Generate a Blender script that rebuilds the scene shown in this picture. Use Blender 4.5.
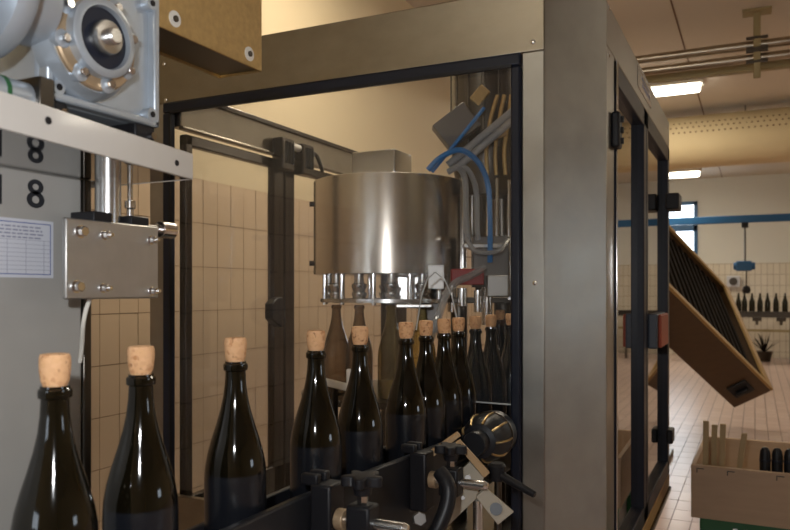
import bpy, bmesh, math, random
from mathutils import Vector, Matrix
random.seed(7)
for o in list(bpy.data.objects): bpy.data.objects.remove(o)
S = bpy.context.scene
C = S.collection

# ---------------------------------------------------------------- camera
H = 1.21                                   # camera height above the floor
F = 746.0; YAW = math.atan(360/746.0); CY, SY = math.cos(YAW), math.sin(YAW)
cd = bpy.data.cameras.new('camera'); cam = bpy.data.objects.new('camera', cd); C.objects.link(cam)
cam.location = (0, 0, H); cam.rotation_euler = (math.pi/2, 0, YAW)
cd.sensor_width = 36; cd.lens = F/790*36; cd.shift_y = 26/790
cd.clip_start = .02; cd.clip_end = 100
cd.dof.use_dof = True; cd.dof.focus_distance = 1.6; cd.dof.aperture_fstop = 7.0
S.camera = cam
# ---------------------------------------------------------------- world, exposure
S.view_settings.view_transform = 'Standard'; S.view_settings.look = 'None'
S.view_settings.gamma = 1; S.view_settings.use_curve_mapping = False
S.view_settings.exposure = 0.42
w = bpy.data.worlds.new('sky'); S.world = w; w.use_nodes = True
bg = w.node_tree.nodes['Background']; bg.inputs[0].default_value = (.80, .90, 1, 1); bg.inputs[1].default_value = 4.5
# camera flash: a small real lamp just above the lens
fl = bpy.data.lights.new('camera_flash', 'POINT'); fl.energy = 22; fl.color = (.95, .97, 1); fl.shadow_soft_size = .02
flo = bpy.data.objects.new('camera_flash', fl); C.objects.link(flo)
flo.location = (-.09, -.03, H+.12)

# ---------------------------------------------------------------- helpers
V = Vector
def ray(px, py):
    xr = (px-395)/F
    return V((xr*CY-SY, xr*SY+CY, (291-py)/F))
def W(px, py, X=None, Y=None, Z=None, d=None):
    """point of the place seen at a pixel, at a plane X / Y / Z(absolute) or camera depth d"""
    r = ray(px, py)
    if X is not None: t = X/r.x
    elif Y is not None: t = Y/r.y
    elif Z is not None: t = (Z-H)/r.z
    else: t = d
    return V((r.x*t, r.y*t, r.z*t+H))

class MB:
    def __init__(s): s.v = []; s.f = []
    def add(s, vs, fs):
        n = len(s.v); s.v += [V(v) for v in vs]; s.f += [[i+n for i in f] for f in fs]; return s
    def box(s, x0, x1, y0, y1, z0, z1):
        vs = [(x, y, z) for x in (x0, x1) for y in (y0, y1) for z in (z0, z1)]
        return s.add(vs, [(0,1,3,2),(4,6,7,5),(0,4,5,1),(2,3,7,6),(0,2,6,4),(1,5,7,3)])
    def obox(s, o, a, b, c):
        """box from corner o with edge vectors a, b, c"""
        o, a, b, c = V(o), V(a), V(b), V(c)
        vs = [o+a*i+b*j+c*k for i in (0,1) for j in (0,1) for k in (0,1)]
        fs = [(0,1,3,2),(4,6,7,5),(0,4,5,1),(2,3,7,6),(0,2,6,4),(1,5,7,3)]
        if a.cross(b).dot(c) < 0: fs = [f[::-1] for f in fs]
        return s.add(vs, fs)
    def bar(s, p0, p1, w, h, up=(0,0,1)):
        p0, p1 = V(p0), V(p1); d = p1-p0; u = V(up)
        sd = d.cross(u)
        if sd.length < 1e-6: sd = d.cross(V((0,1,0)))
        sd.normalize(); u = sd.cross(d).normalized()
        return s.obox(p0-sd*w/2-u*h/2, d, sd*w, u*h)
    def cyl(s, p0, p1, r, n=20, r2=None, caps=True):
        p0, p1 = V(p0), V(p1); d = (p1-p0).normalized(); r2 = r if r2 is None else r2
        a = d.orthogonal().normalized(); b = d.cross(a)
        vs = []
        for p, q in ((p0, r), (p1, r2)):
            for i in range(n):
                t = 2*math.pi*i/n; vs.append(p+(a*math.cos(t)+b*math.sin(t))*q)
        fs = [(i, (i+1)%n, n+(i+1)%n, n+i) for i in range(n)]
        if caps: fs += [tuple(range(n))[::-1], tuple(range(n, 2*n))]
        return s.add(vs, fs)
    def tube(s, pts, r, n=10, smooth=True):
        P = [V(p) for p in pts]
        if smooth and len(P) > 2:
            Q = []
            for i in range(len(P)-1):
                a = P[max(i-1, 0)]; b = P[i]; c = P[i+1]; d = P[min(i+2, len(P)-1)]
                for k in range(6):
                    t = k/6; Q.append(.5*((2*b)+(c-a)*t+(2*a-5*b+4*c-d)*t*t+(3*b-a-3*c+d)*t**3))
            Q.append(P[-1]); P = Q
        vs = []; a = None
        for i, p in enumerate(P):
            d = (P[min(i+1, len(P)-1)]-P[max(i-1, 0)]).normalized()
            if a is None: a = d.orthogonal().normalized()
            a = (a-d*a.dot(d)).normalized(); b = d.cross(a)
            for k in range(n):
                t = 2*math.pi*k/n; vs.append(p+(a*math.cos(t)+b*math.sin(t))*r)
        m = len(P)
        fs = [(i*n+k, i*n+(k+1)%n, (i+1)*n+(k+1)%n, (i+1)*n+k) for i in range(m-1) for k in range(n)]
        fs += [tuple(range(n))[::-1], tuple(range((m-1)*n, m*n))]
        return s.add(vs, fs)
    def lathe(s, prof, base, axis=(0,0,1), n=32):
        """prof: (radius, height) list along axis from base"""
        d = V(axis).normalized(); base = V(base)
        a = d.orthogonal().normalized(); b = d.cross(a); vs = []; m = len(prof)
        for r, h in prof:
            for k in range(n):
                t = 2*math.pi*k/n; vs.append(base+d*h+(a*math.cos(t)+b*math.sin(t))*max(r, 1e-5))
        fs = [(i*n+k, i*n+(k+1)%n, (i+1)*n+(k+1)%n, (i+1)*n+k) for i in range(m-1) for k in range(n)]
        fs += [tuple(range(n))[::-1], tuple(range((m-1)*n, m*n))]
        return s.add(vs, fs)
    def prism(s, poly, off):
        """extrude a 3D polygon by vector off"""
        P = [V(p) for p in poly]; off = V(off); n = len(P)
        vs = P+[p+off for p in P]
        fs = [tuple(range(n))[::-1], tuple(range(n, 2*n))]+[(i, (i+1)%n, n+(i+1)%n, n+i) for i in range(n)]
        return s.add(vs, fs)
    def build(s, name, mat, parent=None, bevel=0, smooth=True, seg=2):
        me = bpy.data.meshes.new(name)
        off = V(parent.matrix_basis.translation) if parent and parent.parent is None else V((0,0,0))
        if parent and parent.parent is not None: off = V(parent.parent.matrix_basis.translation)+V(parent.matrix_basis.translation)
        bm = bmesh.new()
        vs = [bm.verts.new(v-off) for v in s.v]
        for f in s.f:
            try: bm.faces.new([vs[i] for i in f])
            except ValueError: pass
        bmesh.ops.recalc_face_normals(bm, faces=bm.faces)
        bm.to_mesh(me); bm.free()
        if smooth:
            me.shade_smooth(); me.set_sharp_from_angle(angle=math.radians(38))
        me.materials.append(mat)
        o = bpy.data.objects.new(name, me); C.objects.link(o)
        if parent: o.parent = parent
        if bevel:
            b = o.modifiers.new('bevel', 'BEVEL'); b.width = bevel; b.segments = seg; b.limit_method = 'ANGLE'; b.angle_limit = math.radians(40)
        return o

def tag(o, label=None, cat=None, group=None, kind=None):
    if label: o['label'] = label
    if cat: o['category'] = cat
    if group: o['group'] = group
    if kind: o['kind'] = kind
    return o
def thing(name, label, cat, loc=(0,0,0), group=None):
    o = bpy.data.objects.new(name, None); C.objects.link(o); o.location = loc; o.empty_display_size = .05
    o.matrix_basis.translation = V(loc)
    return tag(o, label, cat, group)
def copy_tree(o, parent=None):
    c = o.copy(); C.objects.link(c); c.parent = parent
    for ch in [x for x in o.children]: copy_tree(ch, c)
    return c

# ---------------------------------------------------------------- materials
M = {}
def mat(name):
    m = bpy.data.materials.new(name); m.use_nodes = True
    return m, m.node_tree.nodes, m.node_tree.links, m.node_tree.nodes['Principled BSDF']
def lin(r, g, b):
    f = lambda c: ((c/255+.055)/1.055)**2.4 if c > 10 else c/255/12.92
    return (f(r), f(g), f(b), 1)
def simple(name, col, rough=.5, metal=0, spec=.5, noise=0, scale=20, stretch=(1,1,1), bump=0, coat=0, rvar=0):
    m, N, L, p = mat(name)
    p.inputs['Base Color'].default_value = col; p.inputs['Roughness'].default_value = rough
    p.inputs['Metallic'].default_value = metal; p.inputs['Specular IOR Level'].default_value = spec
    if coat: p.inputs['Coat Weight'].default_value = coat; p.inputs['Coat Roughness'].default_value = .08
    if noise or bump or rvar:
        tc = N.new('ShaderNodeTexCoord'); mp = N.new('ShaderNodeMapping'); mp.inputs['Scale'].default_value = stretch
        L.new(tc.outputs['Object'], mp.inputs[0])
        nz = N.new('ShaderNodeTexNoise'); nz.inputs['Scale'].default_value = scale; nz.inputs['Detail'].default_value = 5
        L.new(mp.outputs[0], nz.inputs['Vector'])
        if noise:
            mx = N.new('ShaderNodeMix'); mx.data_type = 'RGBA'
            mx.inputs['A'].default_value = tuple(c*(1-noise) for c in col[:3])+(1,)
            mx.inputs['B'].default_value = tuple(min(1, c*(1+noise)) for c in col[:3])+(1,)
            L.new(nz.outputs['Fac'], mx.inputs['Factor']); L.new(mx.outputs['Result'], p.inputs['Base Color'])
        if rvar:
            mr = N.new('ShaderNodeMapRange'); mr.inputs['To Min'].default_value = rough-rvar; mr.inputs['To Max'].default_value = rough+rvar
            L.new(nz.outputs['Fac'], mr.inputs['Value']); L.new(mr.outputs[0], p.inputs['Roughness'])
        if bump:
            b = N.new('ShaderNodeBump'); b.inputs['Strength'].default_value = bump; b.inputs['Distance'].default_value = .002
            L.new(nz.outputs['Fac'], b.inputs['Height']); L.new(b.outputs[0], p.inputs['Normal'])
    M[name] = m; return m
def glass(name, tint, gloss=1.0, haze=0.0, ior=1.45, hazecol=(.5,.55,.6,1), edge=None):
    """clear sheet: see-through with Fresnel reflection, a little surface haze"""
    m, N, L, p = mat(name); N.remove(p); out = N['Material Output']
    tr = N.new('ShaderNodeBsdfTransparent'); tr.inputs[0].default_value = tint
    if edge:                                      # thick glass: darker where the wall is seen edge-on
        lw = N.new('ShaderNodeLayerWeight'); lw.inputs[0].default_value = .35
        em = N.new('ShaderNodeMix'); em.data_type = 'RGBA'; em.inputs['A'].default_value = tint; em.inputs['B'].default_value = edge
        L.new(lw.outputs['Facing'], em.inputs['Factor']); L.new(em.outputs['Result'], tr.inputs[0])
    gl = N.new('ShaderNodeBsdfGlossy'); gl.inputs['Roughness'].default_value = .02
    df = N.new('ShaderNodeBsdfDiffuse'); df.inputs[0].default_value = hazecol
    fr = N.new('ShaderNodeFresnel')
    ge = N.new('ShaderNodeNewGeometry'); mi = N.new('ShaderNodeMapRange'); mi.inputs['To Min'].default_value = ior; mi.inputs['To Max'].default_value = 1/ior
    L.new(ge.outputs['Backfacing'], mi.inputs['Value']); L.new(mi.outputs[0], fr.inputs[0])     # same reflection on both faces of a sheet
    mu = N.new('ShaderNodeMath'); mu.operation = 'MULTIPLY'; mu.inputs[1].default_value = gloss; mu.use_clamp = True
    L.new(fr.outputs[0], mu.inputs[0])
    m1 = N.new('ShaderNodeMixShader'); m1.inputs[0].default_value = haze
    L.new(tr.outputs[0], m1.inputs[1]); L.new(df.outputs[0], m1.inputs[2])
    m2 = N.new('ShaderNodeMixShader'); L.new(mu.outputs[0], m2.inputs[0]); L.new(m1.outputs[0], m2.inputs[1]); L.new(gl.outputs[0], m2.inputs[2])
    L.new(m2.outputs[0], out.inputs[0]); M[name] = m; return m
def emit(name, col, st):
    m, N, L, p = mat(name)
    p.inputs['Base Color'].default_value = (.8,.8,.8,1); p.inputs['Emission Color'].default_value = col; p.inputs['Emission Strength'].default_value = st
    M[name] = m; return m

simple('steel', (.28,.245,.19,1), .36, 1, noise=.2, scale=14, stretch=(1,1,1.6), rvar=.07)  # darker copy; the header's dim ceiling reflection is put into the colour
simple('steel_lit', (.35,.335,.30,1), .38, 1, noise=.22, scale=11, rvar=.08)  # same sheet as steel, paler; its brighter reflections put into the colour
simple('steel_bright', (.62,.62,.61,1), .26, 1, noise=.05, scale=30)
simple('steel_drum', (.62,.57,.50,1), .24, 1, noise=.05, scale=5, stretch=(1,1,40))
simple('steel_dark', (.10,.09,.078,1), .32, 1, noise=.2, scale=12)
simple('steel_warm_tint', (.50,.36,.17,1), .42, 1, noise=.25, scale=110, rvar=.05)  # warm tint; on the cover box it stands for reflected light
simple('steel_plate', (.50,.49,.47,1), .45, 1, noise=.1, scale=40)
simple('polished', (.42,.42,.42,1), .05, 1)
simple('sheet_edge', lin(196,200,202), .3)
simple('bracket_grey', lin(168,160,144), .4, 0, noise=.05, scale=30)
simple('chrome', (.78,.78,.78,1), .12, 1)
simple('aluminium', lin(176,184,192), .38, .55, noise=.06, scale=60)
simple('machined', lin(168,144,114), .45, .45, noise=.15, scale=50)
simple('panel_paint', lin(156,154,149), .4, 0, noise=.04, scale=25)
simple('lip_paint', lin(196,192,186), .28, 0, noise=.03, scale=30, coat=.3)
simple('black_plastic', (.009,.009,.011,1), .42, 0, spec=.32)
simple('blue_black', (.010,.013,.024,1), .4, 0, spec=.3)
simple('rail_black', (.012,.013,.016,1), .38, 0, spec=.35, noise=.3, scale=40)
simple('dark_frame', (.05,.04,.032,1), .25, .7, noise=.2, scale=18)
simple('belt', (.03,.03,.032,1), .5, 0)
simple('cork_edge', lin(196,140,98), .8)
simple('blue_hose', (.03,.20,.55,1), .3, 0)
simple('grey_hose', (.32,.33,.34,1), .35, 0)
simple('red_paint', (.32,.012,.012,1), .4, 0)
simple('orange_paint', (.30,.05,.018,1), .5, 0)
simple('switch_grey', (.06,.075,.10,1), .5, 0)
simple('grey_box', (.16,.15,.14,1), .4, .5)
simple('white_plastic', lin(222,218,208), .45, 0)
simple('tan_strip', lin(168,138,100), .5, 0, noise=.12, scale=30)
simple('paper', lin(196,198,206), .7, 0)
simple('ink', lin(28,30,36), .7, 0)
simple('blue_ink', lin(82,96,150), .7, 0)
simple('grey_ink', lin(140,142,160), .7, 0)
simple('wall_paint', lin(214,196,162), .8, 0, noise=.03, scale=3)
simple('wall_daylit', lin(206,206,200), .8, 0, noise=.03, scale=2)  # whitened wall paint; daylight at the far end is put into the colour
simple('ceiling_paint', lin(206,197,184), .8, 0, noise=.03, scale=2)
simple('tile_glaze', lin(210,186,158), .16, 0, noise=.03, scale=4)
simple('grout', lin(112,84,62), .85, 0)
simple('floor_tile', lin(184,160,150), .28, 0, noise=.10, scale=9)
simple('floor_tile_pale', lin(194,172,162), .28, 0, noise=.10, scale=9)
simple('floor_grout', lin(98,72,66), .7, 0)
simple('wood_box', lin(172,146,120), .6, 0, noise=.12, scale=7, stretch=(1,1,7))
simple('wood_slat', lin(168,146,108), .6, 0, noise=.12, scale=14, stretch=(5,5,1))
simple('wood_crate', lin(82,59,34), .5, 0, noise=.22, scale=7, stretch=(1,4,4))
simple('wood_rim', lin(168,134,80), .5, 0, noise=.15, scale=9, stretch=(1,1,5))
simple('wood_dark', lin(26,19,13), .8, 0, spec=.1, noise=.2, scale=10)
simple('green_plastic', (.012,.10,.03,1), .4, 0)
simple('blue_paint', lin(38,92,140), .4, 0)
simple('duct_cloth', lin(206,188,150), .75, 0, noise=.04, scale=6)
simple('pipe_steel', (.42,.36,.28,1), .28, 1)
simple('conduit', lin(150,136,98), .5, 0)
simple('far_bottle', (.006,.007,.004,1), .15, 0)
simple('liquid_olive', (.25,.19,.03,1), .1, 0)
glass('pane', (.97,.97,.97,1), 1.0, .014)
glass('door_pane', (.55,.53,.50,1), 2.2, .03, hazecol=(.25,.2,.15,1))
glass('window_pane', (.97,.97,.97,1), 1.0, 0)
glass('hose_clear', (.85,.85,.84,1), 1.6, .35, hazecol=(.6,.62,.64,1))
glass('bottle_clear', (.82,.74,.46,1), 1.8, .10, hazecol=(.62,.50,.22,1), edge=(.10,.08,.02,1))
glass('bottle_smoke', (.55,.48,.40,1), 1.6, .08, hazecol=(.14,.11,.08,1), edge=(.03,.025,.02,1))
emit('lamp_glow', (1,.93,.78,1), 9)

def brick_mat(name, c1, c2, mortar, bw, bh, off, axes, rough, msize=.004, shift=(0,0)):
    """tile pattern in world-aligned object space for the parts too far away for single tiles"""
    m, N, L, p = mat(name)
    tc = N.new('ShaderNodeTexCoord'); sp = N.new('ShaderNodeSeparateXYZ'); cb = N.new('ShaderNodeCombineXYZ')
    L.new(tc.outputs['Object'], sp.inputs[0])
    for i in (0, 1):
        a = N.new('ShaderNodeMath'); a.operation = 'ADD'; a.inputs[1].default_value = shift[i]
        L.new(sp.outputs[axes[i]], a.inputs[0]); L.new(a.outputs[0], cb.inputs[i])
    b = N.new('ShaderNodeTexBrick'); b.offset = off; b.inputs['Scale'].default_value = 1
    b.inputs['Brick Width'].default_value = bw; b.inputs['Row Height'].default_value = bh
    b.inputs['Mortar Size'].default_value = msize; b.inputs['Mortar Smooth'].default_value = .2
    b.inputs['Color1'].default_value = c1; b.inputs['Color2'].default_value = c2; b.inputs['Mortar'].default_value = mortar
    L.new(cb.outputs[0], b.inputs['Vector']); L.new(b.outputs['Color'], p.inputs['Base Color'])
    p.inputs['Roughness'].default_value = rough
    M[name] = m; return m
brick_mat('floor_far', lin(184,160,150), lin(194,172,162), lin(98,72,66), .20, .10, 0, ('Y','X'), .28)
brick_mat('wall_tile_y', lin(210,186,158), lin(214,190,162), lin(112,84,62), .10, .20, 0, ('Y','Z'), .16, shift=(0,.09))
brick_mat('wall_tile_x', lin(206,198,182), lin(212,204,188), lin(150,136,116), .10, .20, 0, ('X','Z'), .2, shift=(0,.09))

def cork_mat():
    m, N, L, p = mat('cork'); tc = N.new('ShaderNodeTexCoord')
    oi = N.new('ShaderNodeObjectInfo'); ad = N.new('ShaderNodeVectorMath'); ad.operation = 'ADD'
    L.new(tc.outputs['Object'], ad.inputs[0]); L.new(oi.outputs['Location'], ad.inputs[1])
    vo = N.new('ShaderNodeTexVoronoi'); vo.inputs['Scale'].default_value = 230; L.new(ad.outputs[0], vo.inputs['Vector'])
    cr = N.new('ShaderNodeValToRGB')
    cr.color_ramp.elements[0].color = lin(214,166,118); cr.color_ramp.elements[1].color = lin(186,130,84)
    e = cr.color_ramp.elements.new(.6); e.color = lin(222,176,132)
    L.new(vo.outputs['Color'], cr.inputs[0])
    nz = N.new('ShaderNodeTexNoise'); nz.inputs['Scale'].default_value = 110; L.new(ad.outputs[0], nz.inputs['Vector'])
    c2 = N.new('ShaderNodeValToRGB'); c2.color_ramp.elements[0].position = .30; c2.color_ramp.elements[1].position = .38
    c2.color_ramp.elements[0].color = (.5,.38,.30,1); c2.color_ramp.elements[1].color = (1,1,1,1)
    L.new(nz.outputs['Fac'], c2.inputs[0])
    mx = N.new('ShaderNodeMix'); mx.data_type = 'RGBA'; mx.blend_type = 'MULTIPLY'; mx.inputs['Factor'].default_value = 1
    L.new(cr.outputs[0], mx.inputs['A']); L.new(c2.outputs[0], mx.inputs['B']); L.new(mx.outputs['Result'], p.inputs['Base Color'])
    p.inputs['Roughness'].default_value = .85
    b = N.new('ShaderNodeBump'); b.inputs['Strength'].default_value = .6; b.inputs['Distance'].default_value = .0008
    L.new(nz.outputs['Fac'], b.inputs['Height']); L.new(b.outputs[0], p.inputs['Normal']); M['cork'] = m
cork_mat()
def wine_glass_mat():
    # dark green glass, clear and shiny above, dusted matt on the cylindrical body
    m, N, L, p = mat('bottle_dark'); tc = N.new('ShaderNodeTexCoord'); sp = N.new('ShaderNodeSeparateXYZ')
    L.new(tc.outputs['Object'], sp.inputs[0])
    mr = N.new('ShaderNodeMapRange'); mr.inputs['From Min'].default_value = .139; mr.inputs['From Max'].default_value = .143
    L.new(sp.outputs['Z'], mr.inputs['Value'])
    mx = N.new('ShaderNodeMix'); mx.data_type = 'RGBA'
    mx.inputs['A'].default_value = (.008,.009,.012,1); mx.inputs['B'].default_value = (.0045,.0035,.0016,1)
    L.new(mr.outputs[0], mx.inputs['Factor']); L.new(mx.outputs['Result'], p.inputs['Base Color'])
    r2 = N.new('ShaderNodeMapRange'); r2.inputs['To Min'].default_value = .24; r2.inputs['To Max'].default_value = .07
    L.new(mr.outputs[0], r2.inputs['Value']); L.new(r2.outputs[0], p.inputs['Roughness'])
    p.inputs['IOR'].default_value = 1.52; M['bottle_dark'] = m
wine_glass_mat()

# ================================================================ THE ROOM
XL, XR, YB, YF, ZC = -2.28, 6.5, 15.1, -4.0, 3.32
TB = 1.72                                   # top of the tiling
fl_ = MB().box(XL-.1, XR+.1, YF-.1, YB+.2, -.1, -.004).build('floor', M['floor_far'], smooth=False); tag(fl_, kind='structure')
# nearest floor tiles one by one (10 x 20 cm)
tm = None; gx0, gx1, gy0, gy1 = -8, 7, 19, 37
fb = MB().box(gx0*.1, gx1*.1, gy0*.2, gy1*.2, -.0038, -.0034).build('grout_bed', M['floor_grout'], fl_, smooth=False)
tms = []
for k in ('floor_tile', 'floor_tile_pale'):
    t = MB().box(.002, .098, .002, .198, -.0034, 0).build('tile', M[k], None, smooth=False); tms.append(t.data); bpy.data.objects.remove(t)
for i in range(gx0, gx1):
    for j in range(gy0, gy1):
        t = bpy.data.objects.new('tile', tms[random.random() < .4]); C.objects.link(t); t.parent = fl_
        t.location = (i*.1, j*.2, random.uniform(-.0005, .0005))
# left wall: tiled up to TB, paint above
wl = MB().box(XL-.12, XL-.006, YF, YB, -.004, ZC).build('wall_left', M['wall_paint'], smooth=False); tag(wl, kind='structure')
ty0, ty1, NR = 1.8, 4.4, 8
for a, b in ((YF, ty0), (ty1, YB)):
    MB().box(XL-.006, XL, a, b, 0, TB).build('tiling', M['wall_tile_y'], wl, smooth=False)
MB().box(XL-.006, XL, ty0, ty1, 0, TB-NR*.2).build('tiling', M['wall_tile_y'], wl, smooth=False)
MB().box(XL-.006, XL-.0035, ty0, ty1, TB-NR*.2, TB).build('grout_bed', M['grout'], wl, smooth=False)
t = MB().box(-.0035, 0, .0015, .0985, .0015, .1985).build('tile', M['tile_glaze'], None, bevel=0, smooth=False); td = t.data; bpy.data.objects.remove(t)
for i in range(26):
    for j in range(NR):
        o = bpy.data.objects.new('tile', td); C.objects.link(o); o.parent = wl
        o.location = (XL, ty0+i*.1, TB-(j+1)*.2); o.rotation_euler = (random.gauss(0,.0), random.gauss(0,.004), random.gauss(0,.006))
# back wall with a window opening
wx0, wx1, wz0, wz1 = -2.05, -.97, 1.55, 2.90
bw = MB()
bw.box(XL, wx0, YB, YB+.2, -.004, ZC).box(wx1, XR+.1, YB, YB+.2, -.004, ZC).box(wx0, wx1, YB, YB+.2, -.004, wz0).box(wx0, wx1, YB, YB+.2, wz1, ZC)
bwo = bw.build('wall_back', M['wall_daylit'], smooth=False); tag(bwo, kind='structure')
tl = MB().box(XL, XR, YB-.006, YB, .0, TB)
tl = MB().box(XL, wx0, YB-.006, YB, 0, TB).box(wx1, XR, YB-.006, YB, 0, TB).box(wx0, wx1, YB-.006, YB, 0, wz0)
tl.build('tiling', M['wall_tile_x'], bwo, smooth=False)
MB().box(1.2-.4, 1.2-.37, YB-.02, YB, TB, ZC).build('panel_joint', M['ceiling_paint'], bwo, smooth=False)
# right wall and the wall behind the camera, each with an unseen window added for daylight
ra, rb, rz0, rz1 = 1.9, 3.5, 1.0, 1.8
rw = MB().box(XR, XR+.1, YF, ra, -.004, ZC).box(XR, XR+.1, rb, YB, -.004, ZC).box(XR, XR+.1, ra, rb, -.004, rz0).box(XR, XR+.1, ra, rb, rz1, ZC)
tag(rw.build('wall_right', M['wall_paint'], smooth=False), kind='structure')
fa, fb_ = -1.9, -.3
fwl = MB().box(XL-.1, fa, YF-.1, YF, -.004, ZC).box(fb_, XR+.1, YF-.1, YF, -.004, ZC).box(fa, fb_, YF-.1, YF, -.004, rz0).box(fa, fb_, YF-.1, YF, rz1, ZC)
tag(fwl.build('wall_front', M['wall_paint'], smooth=False), kind='structure')
def added_window(name, label, p0, p1):
    o = thing(name, label, 'window', p0); tag(o, kind='structure'); del o['category']
    p0, p1 = V(p0), V(p1); d = V((p1.x-p0.x, p1.y-p0.y, 0)); u = V((0,0,p1.z-p0.z)); n = V((d.y, -d.x, 0)).normalized()
    L_ = d.length; e = d.normalized(); f = MB()
    for q in (0, L_/2-.03, L_-.06): f.obox(p0+e*q-n*.03, e*.06, u, n*.06)
    f.obox(p0-n*.03, d, V((0,0,.06)), n*.06); f.obox(p0+u-V((0,0,.06))-n*.03, d, V((0,0,.06)), n*.06)
    f.build('window_frame', M['blue_paint'], o)
    for q in (.06, L_/2+.03): MB().obox(p0+e*q+V((0,0,.06))-n*.003, e*(L_/2-.09), u-V((0,0,.12)), n*.006).build('pane', M['window_pane'], o, smooth=False)
added_window('added_window_2', 'blue framed window added unseen in the side wall for daylight', (XR+.05, ra, rz0), (XR+.05, rb, rz1))
added_window('added_window_3', 'blue framed window added in the wall behind the camera to brighten the steel', (fa, YF-.05, rz0), (fb_, YF-.05, rz1))
ce = MB().box(XL-.1, XR+.1, YF-.1, YB+.2, ZC, ZC+.1).build('ceiling', M['ceiling_paint'], smooth=False); tag(ce, kind='structure')
for x in (-1.75, -.55, .65, 1.85, 3.05):
    MB().box(x-.006, x+.006, YF, YB, ZC-.004, ZC).build('joint_strip', M['grout'], ce, smooth=False)
# window in the far wall
wo = thing('window_1', 'blue framed window lit by daylight in the far wall', 'window', (wx0, YB, wz0)); tag(wo, kind='structure'); del wo['category']
fw = MB(); T_ = .07
fw.box(wx0, wx1, YB-.03, YB+.06, wz0, wz0+T_).box(wx0, wx1, YB-.03, YB+.06, wz1-T_, wz1)
fw.box(wx0, wx0+T_, YB-.03, YB+.06, wz0, wz1).box(wx1-T_, wx1, YB-.03, YB+.06, wz0, wz1)
fw.box(wx0, wx1, YB-.03, YB+.06, 2.34, 2.46)
fw.build('window_frame', M['blue_paint'], wo, .004)
MB().box(wx0+T_, wx1-T_, YB+.01, YB+.016, wz0+T_, 2.34).build('pane', M['window_pane'], wo)
MB().box(wx0+T_, wx1-T_, YB+.01, YB+.016, 2.46, wz1-T_).build('pane', M['window_pane'], wo)

# ---- ceiling lamps (fluorescent bulkheads; out-of-view ones added to light the room)
def ceiling_lamp(x0, x1, y, label, watt, ZC=ZC):
    t = thing('ceiling_lamp', label, 'lamp', ((x0+x1)/2, y, ZC), 'fluorescent ceiling lamps')
    MB().box(x0, x1, y-.09, y+.09, ZC-.05, ZC+(globals()['ZC']-ZC)).build('housing', M['white_plastic'], t, .01)
    MB().cyl((x0+.03, y, ZC-.075), (x1-.03, y, ZC-.075), .055, 16).build('diffuser', M['lamp_glow'], t, .02)
    l = bpy.data.lights.new('tube_light', 'AREA'); l.shape = 'RECTANGLE'; l.size = x1-x0-.1; l.size_y = .1; l.energy = watt; l.color = (1,.89,.71)
    lo = bpy.data.objects.new('tube_light', l); C.objects.link(lo); lo.parent = t; lo.location = (0, 0, -.14)
LAMP = 26
ceiling_lamp(-1.75, -.46, 8.0, 'glowing ceiling lamp between the steel pipes and the fabric duct', LAMP)
ceiling_lamp(-2.1, -.78, 13.0, 'glowing ceiling lamp beyond the fabric duct near the far wall', LAMP*1.0, ZC-.13)
for x in (2.4,):
    for y, k in ((3.5, .35), (8, .9), (12.5, 1.2)):
        ceiling_lamp(x, x+1.3, y, 'unseen ceiling lamp added in a row along the open side of the room', LAMP*k)
ceiling_lamp(-1.75, -.45, 3.2, 'unseen ceiling lamp added above the bottling machine', LAMP*1.15)
ceiling_lamp(-1.75, -.45, -1.4, 'unseen ceiling lamp added behind the bottle conveyor', LAMP*.25)

# ---- ceiling pipes, duct
PY = 6.28
for dz, r, lab in ((1.865, .034, 'upper steel pipe clamped to the ceiling hanger'), (1.765, .034, 'lower steel pipe clamped to the ceiling hanger')):
    tag(MB().cyl((XL, PY, H+dz), (XR, PY, H+dz), r, 20).build('steel_pipe', M['pipe_steel']), lab, 'pipe', 'pipes under the ceiling')
tag(MB().box(XL, XR, PY+.10, PY+.17, H+1.70, H+1.76).build('cable_tray', M['conduit'], None, .006), 'olive cable tray running beside the ceiling pipes', 'cable tray')
hg = thing('pipe_hanger', 'steel bracket hanging the two pipes from the ceiling', 'bracket', (.11, PY, ZC))
hx = W(757, 44, Y=PY).x
MB().box(hx-.025, hx+.025, PY-.06, PY-.036, H+1.60, ZC).build('strut', M['conduit'], hg, .003)
MB().box(hx-.10, hx+.10, PY-.11, PY+.03, ZC-.02, ZC).build('ceiling_plate', M['conduit'], hg, .003)
for dz in (1.865, 1.765):
    MB().box(hx-.075, hx+.075, PY-.062, PY-.036, H+dz+.030, H+dz+.05).build('pipe_clip', M['steel_dark'], hg, .003)
    MB().box(hx-.075, hx+.075, PY-.062, PY-.036, H+dz-.05, H+dz-.030).build('pipe_clip', M['steel_dark'], hg, .003)
DY, DZ, DR = 9.35, H+1.735, .30
du = thing('air_duct', 'wide tan fabric air duct with rows of small holes', 'duct', (0, DY, DZ))
MB().cyl((XL, DY, DZ), (XR, DY, DZ), DR, 48).build('duct_sleeve', M['duct_cloth'], du)
for x in (-1.3, -.10, 1.1, 2.3):
    MB().cyl((x-.012, DY, DZ), (x+.012, DY, DZ), DR+.003, 48).build('seam_band', M['duct_cloth'], du)
hol = MB()
for r_, a in enumerate((12, 24, 36)):
    for k in range(60):
        x = -1.5+k*.06+(r_ % 2)*.03; an = math.radians(a)
        n = V((0, -math.cos(an), math.sin(an))); c_ = V((x, DY, DZ))+n*(DR+.001)
        hol.cyl(c_-n*.002, c_+n*.001, .011, 6)
tag(hol.build('air_holes', M['grout'], du), kind='stuff')
for x in (-.10, 1.1): MB().cyl((x, DY, DZ+DR), (x, DY, ZC), .006, 6).build('hanger_wire', M['steel_dark'], du)

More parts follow.
